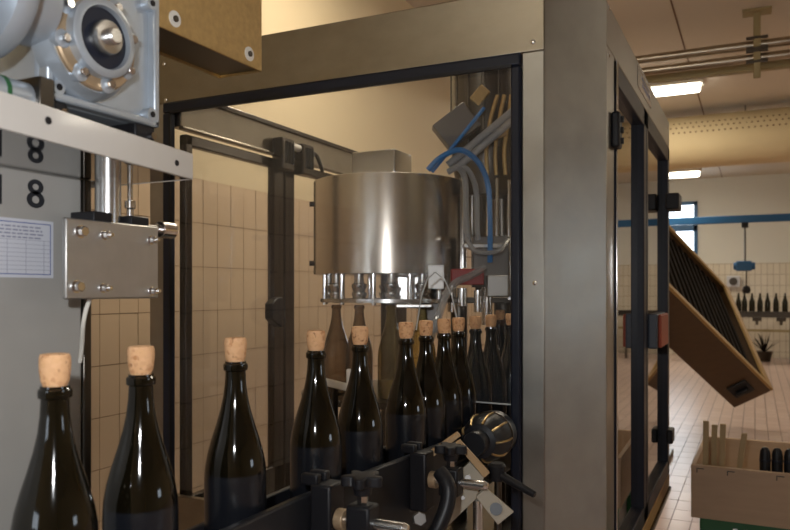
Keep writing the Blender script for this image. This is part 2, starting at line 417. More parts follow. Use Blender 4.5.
# ---- blue overhead rail, hoist
by = 13.2
bz = W(745, 219, Y=by).z
br = thing('overhead_rail', 'blue overhead rail crossing in front of the far wall', 'rail', (0, by, bz))
MB().box(XL, XR, by-.035, by+.035, bz-.06, bz+.06).build('beam', M['blue_paint'], br, .006)
for x in (-1.6, 1.6): MB().cyl((x, by, bz+.06), (x, by, ZC), .012, 8).build('suspension_rod', M['steel_dark'], br)
hp = W(745, 222, Y=by)
ho = thing('chain_hoist', 'blue chain hoist hanging from the overhead rail', 'hoist', (hp.x, by, bz-.06))
MB().box(hp.x-.05, hp.x+.05, by-.06, by+.06, bz-.14, bz-.055).build('trolley', M['black_plastic'], ho, .01)
z1 = W(745, 261, Y=by).z; z2 = W(745, 271, Y=by).z; z3 = W(745, 290, Y=by).z
MB().cyl((hp.x, by, bz-.14), (hp.x, by, z1), .014, 8).build('chain', M['steel_dark'], ho)
MB().box(hp.x-.13, hp.x+.10, by-.07, by+.07, z2, z1).cyl((hp.x-.17, by, (z1+z2)/2), (hp.x+.15, by, (z1+z2)/2), .06, 14).build('motor_block', M['blue_paint'], ho, .015)
MB().cyl((hp.x+.02, by, z2), (hp.x+.02, by, z3+.05), .012, 8).build('load_chain', M['steel_dark'], ho)
MB().lathe([(.0,-.06),(.05,-.05),(.065,0),(.05,.05),(.015,.07)], (hp.x+.02, by, z3)).build('hook_ball', M['black_plastic'], ho)
# grey switch box on the far wall
a = W(727, 276, Y=YB); b = W(740, 287, Y=YB)
sb = thing('switch_box', 'grey switch box with round dial on the far tiled wall', 'switch box', (a.x, YB, b.z))
MB().box(a.x, b.x, YB-.12, YB-.006, b.z, a.z).build('housing', M['paper'], sb, .01)
MB().cyl(((a.x+b.x)/2, YB-.14, (a.z+b.z)/2), ((a.x+b.x)/2, YB-.12, (a.z+b.z)/2), .07, 16).build('dial', M['steel_dark'], sb)
# far bottle rack
ry = 13.9
zs = W(770, 311.5, Y=ry).z; xa = W(733, 312, Y=ry).x
rk = thing('bottle_rack', 'dark steel rack carrying upright bottles before the far wall', 'rack', (xa, ry, 0))
MB().box(xa, xa+2.6, ry-.08, ry+.08, zs-.03, zs).build('shelf', M['steel_dark'], rk, .004)
MB().box(xa, xa+2.6, ry-.09, ry-.06, zs-.10, zs-.03).build('front_rail', M['steel_dark'], rk)
for x in (xa+.02, xa+.87, xa+1.7, xa+2.56):
    MB().box(x-.02, x+.02, ry-.02, ry+.02, 0, zs-.03).build('leg', M['steel_dark'], rk)
    MB().box(x-.02, x+.02, ry, YB, zs-.09, zs-.05).build('wall_arm', M['steel_dark'], rk)
MB().box(xa, xa+2.6, ry-.02, ry+.02, zs-.34, zs-.30).build('lower_rail', M['conduit'], rk)
BP = [(.036,0),(.0435,.004),(.0445,.012),(.0445,.128),(.0435,.148),(.040,.168),(.0345,.188),(.0275,.210),(.0215,.231),(.0175,.250),(.0153,.268),(.0145,.284),(.0145,.286),(.0172,.2875),(.0176,.292),(.0172,.296),(.0152,.2975),(.0150,.300)]
fbm = None
for k, px in enumerate((738.5, 744.5, 752, 760, 767.5, 776, 785)):
    x = W(px, 305, Y=ry).x
    if fbm is None:
        o = thing('rack_bottle', 'small dark bottle standing on the far steel rack', 'bottle', (x, ry, zs), 'bottles on the far rack'); fbm = o
        MB().lathe([(r, h*1.02) for r, h in BP], (x, ry, zs), n=16).build('glass', M['far_bottle'], o)
    else:
        o = copy_tree(fbm); o.location = (x, ry, zs)
for k, px in enumerate((757, 781)):
    p = W(px, 316, Y=ry)
    o = thing('valve', 'dark valve fitting under the far bottle rack', 'valve', (p.x, ry-.1, zs-.16), 'valves under the far rack')
    MB().cyl((p.x-.07, ry-.1, zs-.13), (p.x+.07, ry-.1, zs-.13), .03, 12).build('body', M['steel_dark'], o)
    MB().cyl((p.x, ry-.1, zs-.13), (p.x, ry-.1, zs-.22), .022, 12).build('spout', M['steel_dark'], o)
# dark potted clump on the floor at the far wall
p = W(764, 357, Y=14.4)
po = thing('potted_plant', 'small dark potted plant on the floor by the far wall', 'plant', (p.x, 14.4, 0))
MB().lathe([(.10,0),(.14,.16),(.15,.17),(.13,.16)], (p.x, 14.4, 0), n=20).build('pot', M['steel_dark'], po)
for k in range(11):
    a_ = k*2.4; rr = .10+.03*(k % 3); h_ = .34+.05*(k % 4)
    MB().prism([(p.x-.02*math.sin(a_), 14.4+.02*math.cos(a_), .15), (p.x+.02*math.sin(a_), 14.4-.02*math.cos(a_), .15),
                (p.x+rr*math.cos(a_)+.012, 14.4+rr*math.sin(a_), h_*.8), (p.x+1.6*rr*math.cos(a_), 14.4+1.6*rr*math.sin(a_), h_)], (.004,.003,.006)).build('leaf', M['wood_dark'], po, smooth=False)

# ================================================================ TILTED RIDDLING CRATE
P2 = W(771, 391, d=6.0); Ld = V((-.4357,-.7256,.5326)); Wd = V((-.2920,.6736,.6789)); Dd = V((-.8514,.1403,-.5054))
LL, WW, DD = 1.8, 1.206, .317
kr = thing('riddling_crate', 'large wooden crate tilted on its stand, open side showing dark slats', 'crate', (P2+Ld*1.45+Dd*.15).to_tuple()[:2]+(0,))
tb = .035
MB().obox(P2, Ld*LL, Wd*tb, Dd*DD).build('bottom_board', M['wood_crate'], kr, .004)
MB().obox(P2+Wd*(WW-tb), Ld*LL, Wd*tb, Dd*DD).build('top_board', M['wood_crate'], kr, .004)
MB().obox(P2+Wd*tb, Ld*tb, Wd*(WW-2*tb), Dd*DD).build('end_board', M['wood_crate'], kr, .004)
MB().obox(P2+Wd*tb+Ld*(LL-tb), Ld*tb, Wd*(WW-2*tb), Dd*DD).build('end_board', M['wood_crate'], kr, .004)
MB().obox(P2+Wd*tb+Ld*tb+Dd*(DD-tb), Ld*(LL-2*tb), Wd*(WW-2*tb), Dd*tb).build('back_board', M['wood_dark'], kr)
for q0, q1 in ((0, .05), (WW-.05, WW)):
    MB().obox(P2+Wd*q0-Dd*.022, Ld*LL, Wd*(q1-q0), Dd*.022).build('rim_strip', M['wood_rim'], kr, .004)
MB().obox(P2+Wd*.05-Dd*.022, Ld*.09, Wd*(WW-.1), Dd*.022).build('rim_strip', M['wood_rim'], kr, .004)
MB().obox(P2+Wd*.05-Dd*.022+Ld*(LL-.09), Ld*.09, Wd*(WW-.1), Dd*.022).build('rim_strip', M['wood_rim'], kr, .004)
ns = 15
for k in range(ns):
    MB().obox(P2+Ld*(.16+k*(LL-.34)/ns)+Wd*tb+Dd*.03, Ld*.045, Wd*(WW-2*tb), Dd*.20).build('slat', M['wood_dark'], kr)
MB().obox(P2+Ld*.12+Dd*.08-Wd*.02, Ld*.16, Wd*.02, Dd*.16).build('grip_plate', M['black_plastic'], kr, .006)
MB().obox(P2+Ld*.17+Dd*.11-Wd*.05, Ld*.03, Wd*.03, Dd*.10).build('grip', M['black_plastic'], kr, .008)
MB().obox(P2-Ld*.008+Wd*.02, Ld*.008, Wd*1.1, Dd*.06).build('corner_iron', M['chrome'], kr)
sp_ = P2+Ld*1.45+Dd*.15
MB().box(sp_.x-.07, sp_.x+.07, sp_.y-.07, sp_.y+.07, .04, sp_.z+.02).build('stand_post', M['steel_dark'], kr, .005)
MB().box(sp_.x-.12, sp_.x+.10, sp_.y-.2, sp_.y+.2, 0, .04).build('stand_foot', M['steel_dark'], kr, .005)

# ================================================================ WOODEN BOX ON GREEN CRATE
def wooden_box():
    c0 = W(691, 464.5, d=2.95)                       # near left top corner
    zt = c0.z; zb = W(691, 517, d=2.95).z
    ang = math.radians(-1); ex = V((math.cos(ang), math.sin(ang), 0)); ey = V((-math.sin(ang), math.cos(ang), 0))
    LX, LY, th = .62, .66, .018
    b = thing('wooden_box', 'open plain wooden box standing on the green crate', 'box', (c0.x, c0.y, zb))
    o = V((c0.x, c0.y, zb)); hh = zt-zb; up = V((0,0,hh))
    MB().obox(o, ex*LX, ey*th, up).build('front_board', M['wood_box'], b, .002)
    MB().obox(o+ey*(LY-th), ex*LX, ey*th, up).build('rear_board', M['wood_box'], b, .002)
    MB().obox(o+ey*th, ex*th, ey*(LY-2*th), up).build('side_board', M['wood_box'], b, .002)
    MB().obox(o+ey*th+ex*(LX-th), ex*th, ey*(LY-2*th), up).build('side_board', M['wood_box'], b, .002)
    MB().obox(o+ey*th+ex*th, ex*(LX-2*th), ey*(LY-2*th), V((0,0,.015))).build('bottom_board', M['wood_rim'], b)
    for q in (.02, .13, .30):
        MB().obox(o+ex*q-ey*.0015+up*.93, ex*.028, ey*.0015, V((0,0,.004))).build('staple', M['steel_dark'], b)
        MB().obox(o+ex*q-ey*.0015+up*.86, ex*.004, ey*.0015, V((0,0,.018))).build('staple', M['steel_dark'], b)
    # slats standing in the box
    for k, (q, r, hgt, lean, lab) in enumerate(((.036,.05,.365,.02,'tallest pale wooden lath standing against the side board of the wooden box'),
                           (.066,.065,.350,.02,'pale wooden lath standing second from the side board of the wooden box'),
                           (.094,.05,.358,.03,'pale wooden lath standing third from the side board of the wooden box'),
                           (.135,.06,.325,.14,'lone narrow wooden lath leaning in the middle of the wooden box'))):
        p = o+ex*q+ey*r+V((0,0,.016))
        tag(MB().obox(p, ex*.021, ey*.014, V((0,0,hgt))+ex*lean*hgt-ey*.1*hgt).build('wooden_lath', M['wood_slat'], None, .002), lab, 'lath', 'laths in the wooden box')
    # black round ended tubes
    for k in range(6):
        p = o+ex*(.262+.042*k)+ey*(.06+.004*k)+V((0,0,.015))
        t = thing('black_tube', 'black round-topped tube standing in a row inside the wooden box', 'tube', p, 'black tubes in the wooden box')
        MB().lathe([(.017,0),(.0195,.01),(.0195,.245),(.017,.262),(.010,.273),(.0,.276)], p, axis=(0,0,1), n=18).build('body', M['black_plastic'], t)
        MB().lathe([(.0199,.22),(.0208,.222),(.0208,.228),(.0199,.23)], p, n=18).build('ring', M['blue_black'], t)
    # green crate below, to the floor
    g0 = o+ex*.03+ey*.02; GX, GY = .56, .56
    g = thing('green_crate', 'green plastic bottle crate on the floor under the wooden box', 'crate', (g0.x, g0.y, 0))
    gh = zb-.001
    MB().obox((g0.x, g0.y, 0), ex*GX, ey*GY, V((0,0,gh*.42))).build('lower_wall', M['green_plastic'], g, .006)
    MB().obox((g0.x, g0.y, gh-.07), ex*GX, ey*GY, V((0,0,.07))).build('rim', M['green_plastic'], g, .006)
    for q in range(8):
        pp = V((g0.x, g0.y, gh*.42))+ex*(q*(GX-.03)/7)
        MB().obox(pp, ex*.03, ey*.02, V((0,0,gh-.07-gh*.42))).build('rib', M['green_plastic'], g)
        MB().obox(pp+ey*(GY-.02), ex*.03, ey*.02, V((0,0,gh-.07-gh*.42))).build('rib', M['green_plastic'], g)
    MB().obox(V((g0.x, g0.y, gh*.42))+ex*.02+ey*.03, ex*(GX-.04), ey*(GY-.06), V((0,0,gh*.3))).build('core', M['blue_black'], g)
    for q in (.12, .16):
        MB().obox(V((g0.x, g0.y, gh-.05))+ex*q-ey*.002, ex*.018, ey*.002, V((0,0,.022))).build('clip', M['steel_bright'], g)
wooden_box()

# ================================================================ MACHINE ENCLOSURE
Y0 = 1.80; ET, EB = H+.75, H-.86               # top and bottom of the sheet
XS = -.344; YE = 3.52                           # door side plane, far end
XA, XO0, XO1, XC = -1.736, -1.673, -.52, -.463   # left edge, opening left/right, fold
ZO1, ZO0 = H+.590, H-.64
en = thing('machine_enclosure', 'steel cabinet of the bottling machine with window front and glass doors', 'machine', ((XA+XS)/2, (Y0+YE)/2, 0))
th = .025
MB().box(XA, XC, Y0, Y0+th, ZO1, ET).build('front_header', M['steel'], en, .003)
MB().box(XO1, XC, Y0, Y0+th, EB, ZO1).build('front_jamb', M['steel_lit'], en, .003)
MB().box(XA, XO0, Y0, Y0+th, EB, ZO1).build('front_jamb', M['steel_lit'], en, .003)
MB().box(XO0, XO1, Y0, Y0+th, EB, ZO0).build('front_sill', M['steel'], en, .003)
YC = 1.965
MB().prism([(XC, Y0, EB), (XS, YC, EB), (XS-th, YC+.006, EB), (XC-th*.3, Y0+th, EB)], (0,0,ET-EB)).build('corner_panel', M['steel_lit'], en, .002)
# window gasket
g = .033
gk = MB().box(XO0, XO1, Y0-.012, Y0+.012, ZO1-g, ZO1).box(XO0, XO0+g, Y0-.012, Y0+.012, ZO0, ZO1-g).box(XO1-g*.8, XO1, Y0-.012, Y0+.012, ZO0, ZO1-g)
gko = gk.build('window_gasket', M['blue_black'], en, .006)
gk2 = MB().box(XO0+g-.006, XO1-g*.8+.004, Y0-.016, Y0-.008, ZO1-g-.004, ZO1-g+.004).box(XO0+g-.004, XO0+g+.003, Y0-.016, Y0-.008, ZO0, ZO1-g)
gk2.build('gasket_lip', M['black_plastic'], gko)
# plastic window sheet with the arched cut-out for the bottles
def q(px, py): p = W(px, py, Y=Y0+.004); return (p.x, Y0+.003, p.z)
xl, xr = XO0+g*.5, XO1-g*.5
poly = [(xl, Y0+.003, ZO0+.02), (xl, Y0+.003, ZO1-g*.5), (xr, Y0+.003, ZO1-g*.5), (xr, Y0+.003, q(515,405)[2]), q(476,402), q(473.5,397), q(459,330), q(452,297), q(444,279), q(435,272), q(427,279), q(421,297), q(416,330)]
poly += [(poly[-1][0]-.03, Y0+.003, H-.20), (poly[-1][0]-.04, Y0+.003, ZO0+.02)]
win = MB().prism(poly, (0, .005, 0)).build('window_sheet', M['pane'], en, smooth=False)
ed = MB(); pe = [V(p)+V((0,.0025,0)) for p in poly[3:13]]
for a_, b_ in zip(pe[:-1], pe[1:]): ed.cyl(a_, b_, .0019, 6)
ed.build('polished_edge', M['sheet_edge'], win)
# screws on the front
def screw(px, py, Y=None, X=None, r=.006, parent=en):
    if Y is not None:
        p = W(px, py, Y=Y); d = V((0,-1,0))
    else:
        p = W(px, py, X=X); d = V((1,0,0))
    MB().lathe([(r,0),(r,.0015),(r*.6,.003),(.0,.0032)], p, d, 12).build('screw', M['chrome'], parent)
for px, py in ((533,42),(535,283),(164,64),(166,100)): screw(px, py, Y=Y0)
# door side
HB = H+.635                                      # underside of side header
MB().box(XS-th, XS, YC, YE, HB, ET).build('side_header', M['steel_lit'], en, .003)
MB().box(XS-th, XS, YC, 2.085, EB, HB).build('side_jamb', M['steel_lit'], en, .003)
MB().box(XS-th, XS, YE-.03, YE, EB, HB).build('side_jamb', M['dark_frame'], en, .003)
MB().box(XS-.03, XS+.004, 2.085, YE-.03, EB, EB+.055).build('side_sill', M['wood_rim'], en, .003)  # steel sill; the floor's brown reflection is put into its colour
MB().box(XS-.03, XS+.012, 2.085, YE-.03, EB-.02, EB).build('side_foot', M['dark_frame'], en, .003)
for px, py in ((609,8),(609,55)): screw(px, py, X=XS, r=.007)
for px, py in ((667.5,128),): screw(px, py, X=XS, r=.007)
sgn = MB().box(XS, XS+.003, 2.52, 2.86, H+.665, H+.735).build('rating_plate', M['steel_bright'], en, .001)
MB().box(XS+.003, XS+.0036, 2.62, 2.82, H+.685, H+.70).box(XS+.003, XS+.0036, 2.6, 2.8, H+.708, H+.718).build('print', M['grey_ink'], sgn)
ym = 2.72
for k, (ya, yb) in enumerate(((2.09, ym-.004), (ym+.004, YE-.034))):
    st = .06; fd = .026; za, zb = EB+.06, HB-.008
    fr = MB().box(XS-fd, XS+.004, ya, ya+(.016 if k == 0 else st*.7), za, zb).box(XS-fd, XS+.004, yb-st, yb, za, zb).box(XS-fd, XS+.004, ya, yb, za, za+st).box(XS-fd, XS+.004, ya, yb, zb-st, zb)
    dr = fr.build('door', M['blue_black'], en, .003)
    MB().box(XS-fd+.003, XS-fd+.008, ya+.012, yb-st+.005, za+st-.005, zb-st+.005).build('pane', M['door_pane'], dr, smooth=False)
    if k == 0:
        MB().box(XS+.004, XS+.008, ya-.004, ya+.012, za, zb).build('edge_strip', M['chrome'], dr, .001)
# hinges (ribbed black blocks)
def hinge(px, py, X, hh, ln, dep):
    p = W(px, py, X=X)
    o = MB().box(X, X+dep, p.y-ln/2, p.y+ln/2, p.z-hh/2, p.z+hh/2).build('hinge', M['black_plastic'], en, .006)
    for k in (-1, 0, 1): MB().cyl((X+dep, p.y, p.z+k*hh*.3-hh*.08), (X+dep, p.y, p.z+k*hh*.3+hh*.08), dep*.35, 12).build('knuckle', M['black_plastic'], o)
hinge(612.5, 131, XS, .095, .05, .022)
p = W(662, 198, X=XS); MB().box(XS, XS+.055, YE-.16, YE-.03, p.z-.035, p.z+.035).build('hinge', M['black_plastic'], en, .006)
p = W(662, 444, X=XS); MB().box(XS, XS+.026, YE-.12, YE-.03, p.z-.03, p.z+.03).build('hinge', M['black_plastic'], en, .006)
# safety switch
p = W(650, 330, X=XS); hz = .062
ss = MB().box(XS+.004, XS+.036, ym+.03, ym+.30, p.z-hz, p.z+hz).build('safety_switch', M['switch_grey'], en, .006)
MB().box(XS+.036, XS+.048, ym+.05, ym+.28, p.z-hz*.95, p.z+hz*.95).build('switch_cover', M['orange_paint'], ss, .005)
# left side frame of the cabinet (seen through the window)
XI = -1.63
MB().box(XI-.05, XI, Y0+th, YE, H+.52, H+.625).build('side_beam', M['steel'], en, .004)
MB().box(XI-.03, XI+.01, Y0+th, YE, H+.615, H+.632).build('beam_lip', M['dark_frame'], en, .003)
MB().box(XI-.01, XI+.012, Y0+th, YE, H+.510, H+.520).build('beam_lip', M['steel'], en, .003)
for k, (ya, yb) in enumerate(((1.85, 2.395), (2.405, YE-.05))):
    fr = MB().box(XI-.03, XI, ya, ya+(.03 if k == 0 else .065), EB+.1, H+.50).box(XI-.03, XI, yb-.065, yb, EB+.1, H+.50).box(XI-.03, XI, ya, yb, H+.465, H+.50).box(XI-.03, XI, ya, yb, EB+.1, EB+.2)
    dr = fr.build('door', M['dark_frame'], en, .004)
    MB().box(XI-.018, XI-.014, ya+.02, yb-.06, EB+.15, H+.48).build('pane', M['window_pane'], dr, smooth=False)
    if k == 0:
        p = W(268, 313, X=XI)
        MB().prism([(XI+.0, 2.34, p.z-.055), (XI+.0, 2.30, p.z-.04), (XI+.0, 2.27, p.z-.02), (XI+.0, 2.27, p.z+.035), (XI+.0, 2.30, p.z+.055), (XI+.0, 2.34, p.z+.06)], (.035,0,0)).build('grip', M['black_plastic'], dr, .004)
for py_, y_ in ((150, 2.36), (155, 2.50)):
    o = MB().box(XI, XI+.05, y_-.045, y_+.035, H+.455, H+.575).build('interlock_block', M['dark_frame'], en, .006)
    for k in range(3): MB().cyl((XI+.05, y_-.02+.02*k, H+.48), (XI+.05, y_-.02+.02*k, H+.56), .007, 8).build('block_pin', M['black_plastic'], o)
MB().cyl((XI+.03, 2.39, H+.555), (XI+.03, 2.46, H+.555), .014, 12).build('interlock_plug', M['white_plastic'], en)
MB().tube([(XI+.03, 2.535, H+.55), (XI+.03, 2.58, H+.55), (XI+.03, 2.61, H+.52), (XI+.03, 2.63, H+.49)], .008, 8).build('cable', M['black_plastic'], en)
MB().box(XI-.05, XI, YE-.05, YE, EB, H+.62).build('rear_post', M['dark_frame'], en, .004)
MB().box(XI-.05, XI, Y0+th, YE, EB, EB+.1).build('side_base', M['dark_frame'], en, .004)
MB().box(XI, XS-th, YE-.04, YE, EB, EB+.1).build('rear_base', M['dark_frame'], en, .004)
MB().box(XI, XS-.04, Y0+th, YE-.04, EB, EB+.04).build('base_plate', M['steel_dark'], en, .004)
for x in (XA+.08, XS-.14):
    for y in (Y0+.10, YE-.12):
        MB().box(x-.04, x+.04, y-.04, y+.04, 0, EB-.0).build('leg', M['dark_frame'], en, .004)

# ================================================================ FILLING TURRET
TC = W(388, 280, d=2.6); tx, tyy = TC.x, TC.y; TR = .258
zt0, zt1 = H+.055, H+.375
tu = thing('filling_turret', 'round brushed steel filling drum with hanging filling heads', 'turret', (tx, tyy, EB+.04))
MB().lathe([(TR-.012,0),(TR,.002),(TR,.318),(TR-.004,.32)], (tx, tyy, zt0), n=72).build('drum_shell', M['steel_drum'], tu)
MB().box(tx-.105, tx+.06, tyy-.07, tyy+.07, zt1, zt1+.105).build('top_box', M['steel_bright'], tu, .004)
MB().cyl((tx, tyy, EB+.04), (tx, tyy, zt0), .025, 24).build('centre_column', M['steel_dark'], tu)
zp = H-.345
MB().lathe([(.05,0),(.30,0),(.30,.02),(.05,.02)], (tx, tyy, zp-.02), n=48).build('bottle_table', M['steel_dark'], tu)
MB().lathe([(.16,-.006),(.235,-.006),(.235,.006),(.16,.006),(.16,-.006)], (tx, tyy, H-.032), n=48).build('guide_ring', M['steel_bright'], tu)
ca = math.atan2(-tyy, -tx)                       # direction back to the camera
NH = 12
for k in range(NH):
    a_ = ca+math.radians(3)+2*math.pi*k/NH; hx_, hy_ = tx+.205*math.cos(a_), tyy+.205*math.sin(a_)
    hd = MB().lathe([(.013,.0),(.016,.004),(.020,.018),(.024,.026),(.024,.034),(.018,.038),(.021,.048),(.024,.052),(.024,.062),(.016,.066),(.014,.085),(.014,.10)], (hx_, hy_, zt0-.095), n=20).build('filling_head', M['steel_bright'], tu)
    a2 = a_+math.pi/NH; rx_, ry_ = tx+.225*math.cos(a2), tyy+.225*math.sin(a2)
    MB().cyl((rx_, ry_, zt0-.10), (rx_, ry_, zt0+.005), .009, 12).build('guide_rod', M['chrome'], tu)
for px, py in ((427, 240), (311, 200), (312, 262)):
    r_ = ray(px, py); 
    an = {427: .70, 311: -1.45, 312: -1.45}[px]; a_ = ca+an
    z_ = H+(291-py)/F*2.45
    pp = V((tx+TR*math.cos(a_), tyy+TR*math.sin(a_), z_)); n_ = V((math.cos(a_), math.sin(a_), 0))
    MB().cyl(pp-n_*.002, pp+n_*.014, .009, 12).build('drum_bolt', M['chrome' if px == 427 else 'black_plastic'], tu)
# bottles under the heads
BG = 'bottles under the filling heads'
cb_ = None
for k, (lab, mk) in {0: ('empty olive glass bottle under the front filling head of the steel drum', 'bottle_clear'),
                     10: ('smoky dark glass bottle under a filling head at the drum side beside the tiled wall', 'bottle_smoke'),
                     11: ('brownish glass bottle under the filling head between the smoky and the olive bottle', 'bottle_smoke'),
                     1: ('glass bottle under the filling head right behind the cork row', 'bottle_clear')}.items():
    a_ = ca+math.radians(3)+2*math.pi*k/NH; p = V((tx+.205*math.cos(a_), tyy+.205*math.sin(a_), zp))
    o = thing('filling_bottle', lab, 'bottle', p, BG)
    MB().lathe([(r, h*1.0) for r, h in BP], p, n=28).build('glass', M[mk], o)
    if k == 0: MB().lathe([(.038,0),(.041,.004),(.041,.06),(0,.0605)], p+V((0,0,.003)), n=24).build('wine', M['liquid_olive'], o)

# ================================================================ CORK FEED and hoses
cfp = W(487, 150, d=2.62)
cf = thing('cork_hopper', 'dark steel cork hopper with curved chute inside the cabinet', 'hopper', (cfp.x, cfp.y, EB+.04))
MB().lathe([(.095,0),(.115,.08),(.125,.16),(.125,.46),(.12,.46),(.118,.16)], (cfp.x, cfp.y, H+.33), n=40).build('hopper_drum', M['steel_dark'], cf)
MB().cyl((cfp.x+.02, cfp.y+.17, EB+.04), (cfp.x+.02, cfp.y+.10, H+.36), .035, 20).build('hopper_column', M['steel_dark'], cf)
for k in range(14):
    a_ = 2*math.pi*k/14; d_ = V((math.cos(a_), math.sin(a_), 0)); c_ = V((cfp.x, cfp.y, 0))
    MB().bar(c_+d_*.123+V((0,0,H+.48)), c_+d_*.123+V((0,0,H+.79)), .014, .012, up=d_).build('hopper_rib', M['steel_dark'], cf, .003)
for k, dx_ in enumerate((-.045, -.012, .022)):
    pts = [W(x, y, d=2.47-.01*k)+V((dx_*.2,0,0)) for x, y in ((490+k*7, 175), (489+k*7, 150), (493+k*7, 120), (500+k*5, 95))]
    MB().tube(pts, .007, 8).build('chute_bar', M['steel_warm_tint'], cf)
def tbox(px, py, d, w_, h_, dep, ang, name, mt, parent, bev=.004):
    c_ = W(px, py, d=d); R_ = V((CY, SY, 0)); U_ = V((0,0,1)); Fw = V((-SY, CY, 0)); a_ = math.radians(ang)
    e1 = R_*math.cos(a_)+U_*math.sin(a_); e2 = -R_*math.sin(a_)+U_*math.cos(a_)
    return MB().obox(c_-e1*w_/2-e2*h_/2-Fw*dep/2, e1*w_, e2*h_, Fw*dep).build(name, M[mt], parent, bev)
tbox(456, 127, 2.42, .125, .095, .06, 38, 'sorter_box', 'grey_box', cf)
tbox(497, 131, 2.40, .05, .05, .01, 20, 'guide_plate', 'tan_strip', cf)
tbox(480, 95, 2.42, .06, .04, .01, 50, 'guide_plate', 'steel_warm_tint', cf)
for off in (0, 9):
    MB().cyl(W(448+off, 165+off*.3, d=2.36), W(514, 110+off, d=2.36), .012, 12).build('chute_tube', M['grey_hose'], cf)
# corking column
kp = W(490, 285, d=2.58)
ck = thing('corking_unit', 'corking unit with chrome rods, grey blocks and a red guard', 'machine part', (kp.x, kp.y, EB+.04))
def vrod(px, y0, y1, d, r, mt='chrome', nm='rod'): MB().cyl(W(px, y0, d=d), W(px, y1, d=d), r, 14).build(nm, M[mt], ck)
vrod(463, 178, 268, 2.55, .012); vrod(472, 182, 250, 2.62, .014, 'steel_bright'); vrod(497, 178, 262, 2.52, .007); vrod(509, 180, 300, 2.5, .006)
vrod(481, 190, 300, 2.60, .020, 'steel_dark', 'piston'); vrod(487, 285, 325, 2.5, .018, 'chrome', 'piston'); vrod(452, 285, 312, 2.56, .016, 'chrome', 'piston')
tbox(490, 262, 2.50, .12, .17, .06, 0, 'head_block', 'grey_box', ck)
tbox(484, 246, 2.46, .14, .018, .02, 0, 'clamp_bar', 'steel_bright', ck)
tbox(497, 286, 2.43, .07, .07, .05, 0, 'lower_block', 'steel_plate', ck)
tbox(467, 277, 2.40, .105, .052, .04, 0, 'guard', 'red_paint', ck)
tbox(436, 277, 2.30, .05, .075, .004, 0, 'side_plate', 'steel_plate', ck)
tbox(512, 240, 2.56, .06, .02, .02, -35, 'brace', 'steel_dark', ck)
tbox(511, 205, 2.6, .012, .30, .012, 0, 'brace', 'steel_dark', ck)
tbox(487, 300, 2.62, .26, .02, .16, 0, 'cross_plate', 'steel_dark', ck)
MB().cyl(W(459, 302, d=2.68), V((W(459, 302, d=2.68).x, W(459, 302, d=2.68).y, EB+.04)), .03, 16).build('support_column', M['steel_dark'], ck)
def hose(name, pts, r, mt, label, cat='hose'):
    return tag(MB().tube([W(x, y, d=d) for x, y, d in pts], r, 8).build(name, M[mt]), label, cat, 'hoses of the corking unit')
hose('blue_hose', ((428,170,2.34),(440,158,2.33),(460,150,2.33),(478,162,2.36),(488,185,2.38),(490,220,2.40),(490,262,2.43)), .009, 'blue_hose', 'thick blue hose bending down onto the grey corking block')
hose('blue_hose', ((432,172,2.36),(450,150,2.34),(468,128,2.33),(484,108,2.34)), .006, 'blue_hose', 'thin blue hose rising steeply past the tilted sorter box')
hose('grey_hose', ((448,172,2.34),(458,168,2.33),(465,180,2.36),(466,215,2.40),(468,240,2.42)), .010, 'grey_hose', 'grey hose curving down beside the blue hose')
hose('grey_hose', ((456,168,2.36),(468,170,2.36),(476,190,2.40),(477,225,2.42),(478,240,2.43)), .009, 'grey_hose', 'grey hose hanging close behind the thick blue hose')
hose('clear_hose', ((484,268,2.38),(470,276,2.34),(455,283,2.3),(446,295,2.27),(440,312,2.25),(434,330,2.24),(428,345,2.24)), .012, 'hose_clear', 'clear hose sagging from the red guard to the drum')
hose('clear_hose', ((466,238,2.41),(474,250,2.40),(486,253,2.38),(500,250,2.38),(508,240,2.42)), .008, 'hose_clear', 'short clear hose looping across the grey corking block')
tbox(414, 306, 2.33, .115, .014, .012, 0, 'link_bar', 'steel_bright', ck); tbox(405, 292, 2.62, .10, .11, .01, 0, 'rear_plate', 'steel_bright', ck); tbox(430, 318, 2.45, .07, .10, .02, 0, 'rear_plate', 'grey_box', ck)
MB().cyl(W(478, 290, d=2.44), W(478, 312, d=2.44), .014, 14).cyl(W(462, 288, d=2.44), W(462, 306, d=2.44), .016, 14).build('nozzle', M['chrome'], ck)
# pale guide arm left of the filling bottles
ga = thing('bottle_stop', 'pale bottle stop arm on a post beside the filling bottles', 'bracket', W(332, 384, d=2.05).to_tuple()[:2]+(EB+.04,))
tbox(334, 384, 2.06, .085, .02, .02, -14, 'arm', 'white_plastic', ga); tbox(349, 378, 2.06, .014, .05, .02, 0, 'arm_upright', 'white_plastic', ga)
q_ = W(334, 386, d=2.08); MB().cyl((q_.x, q_.y, EB+.04), (q_.x, q_.y, q_.z), .012, 12).build('arm_post', M['steel_dark'], ga)

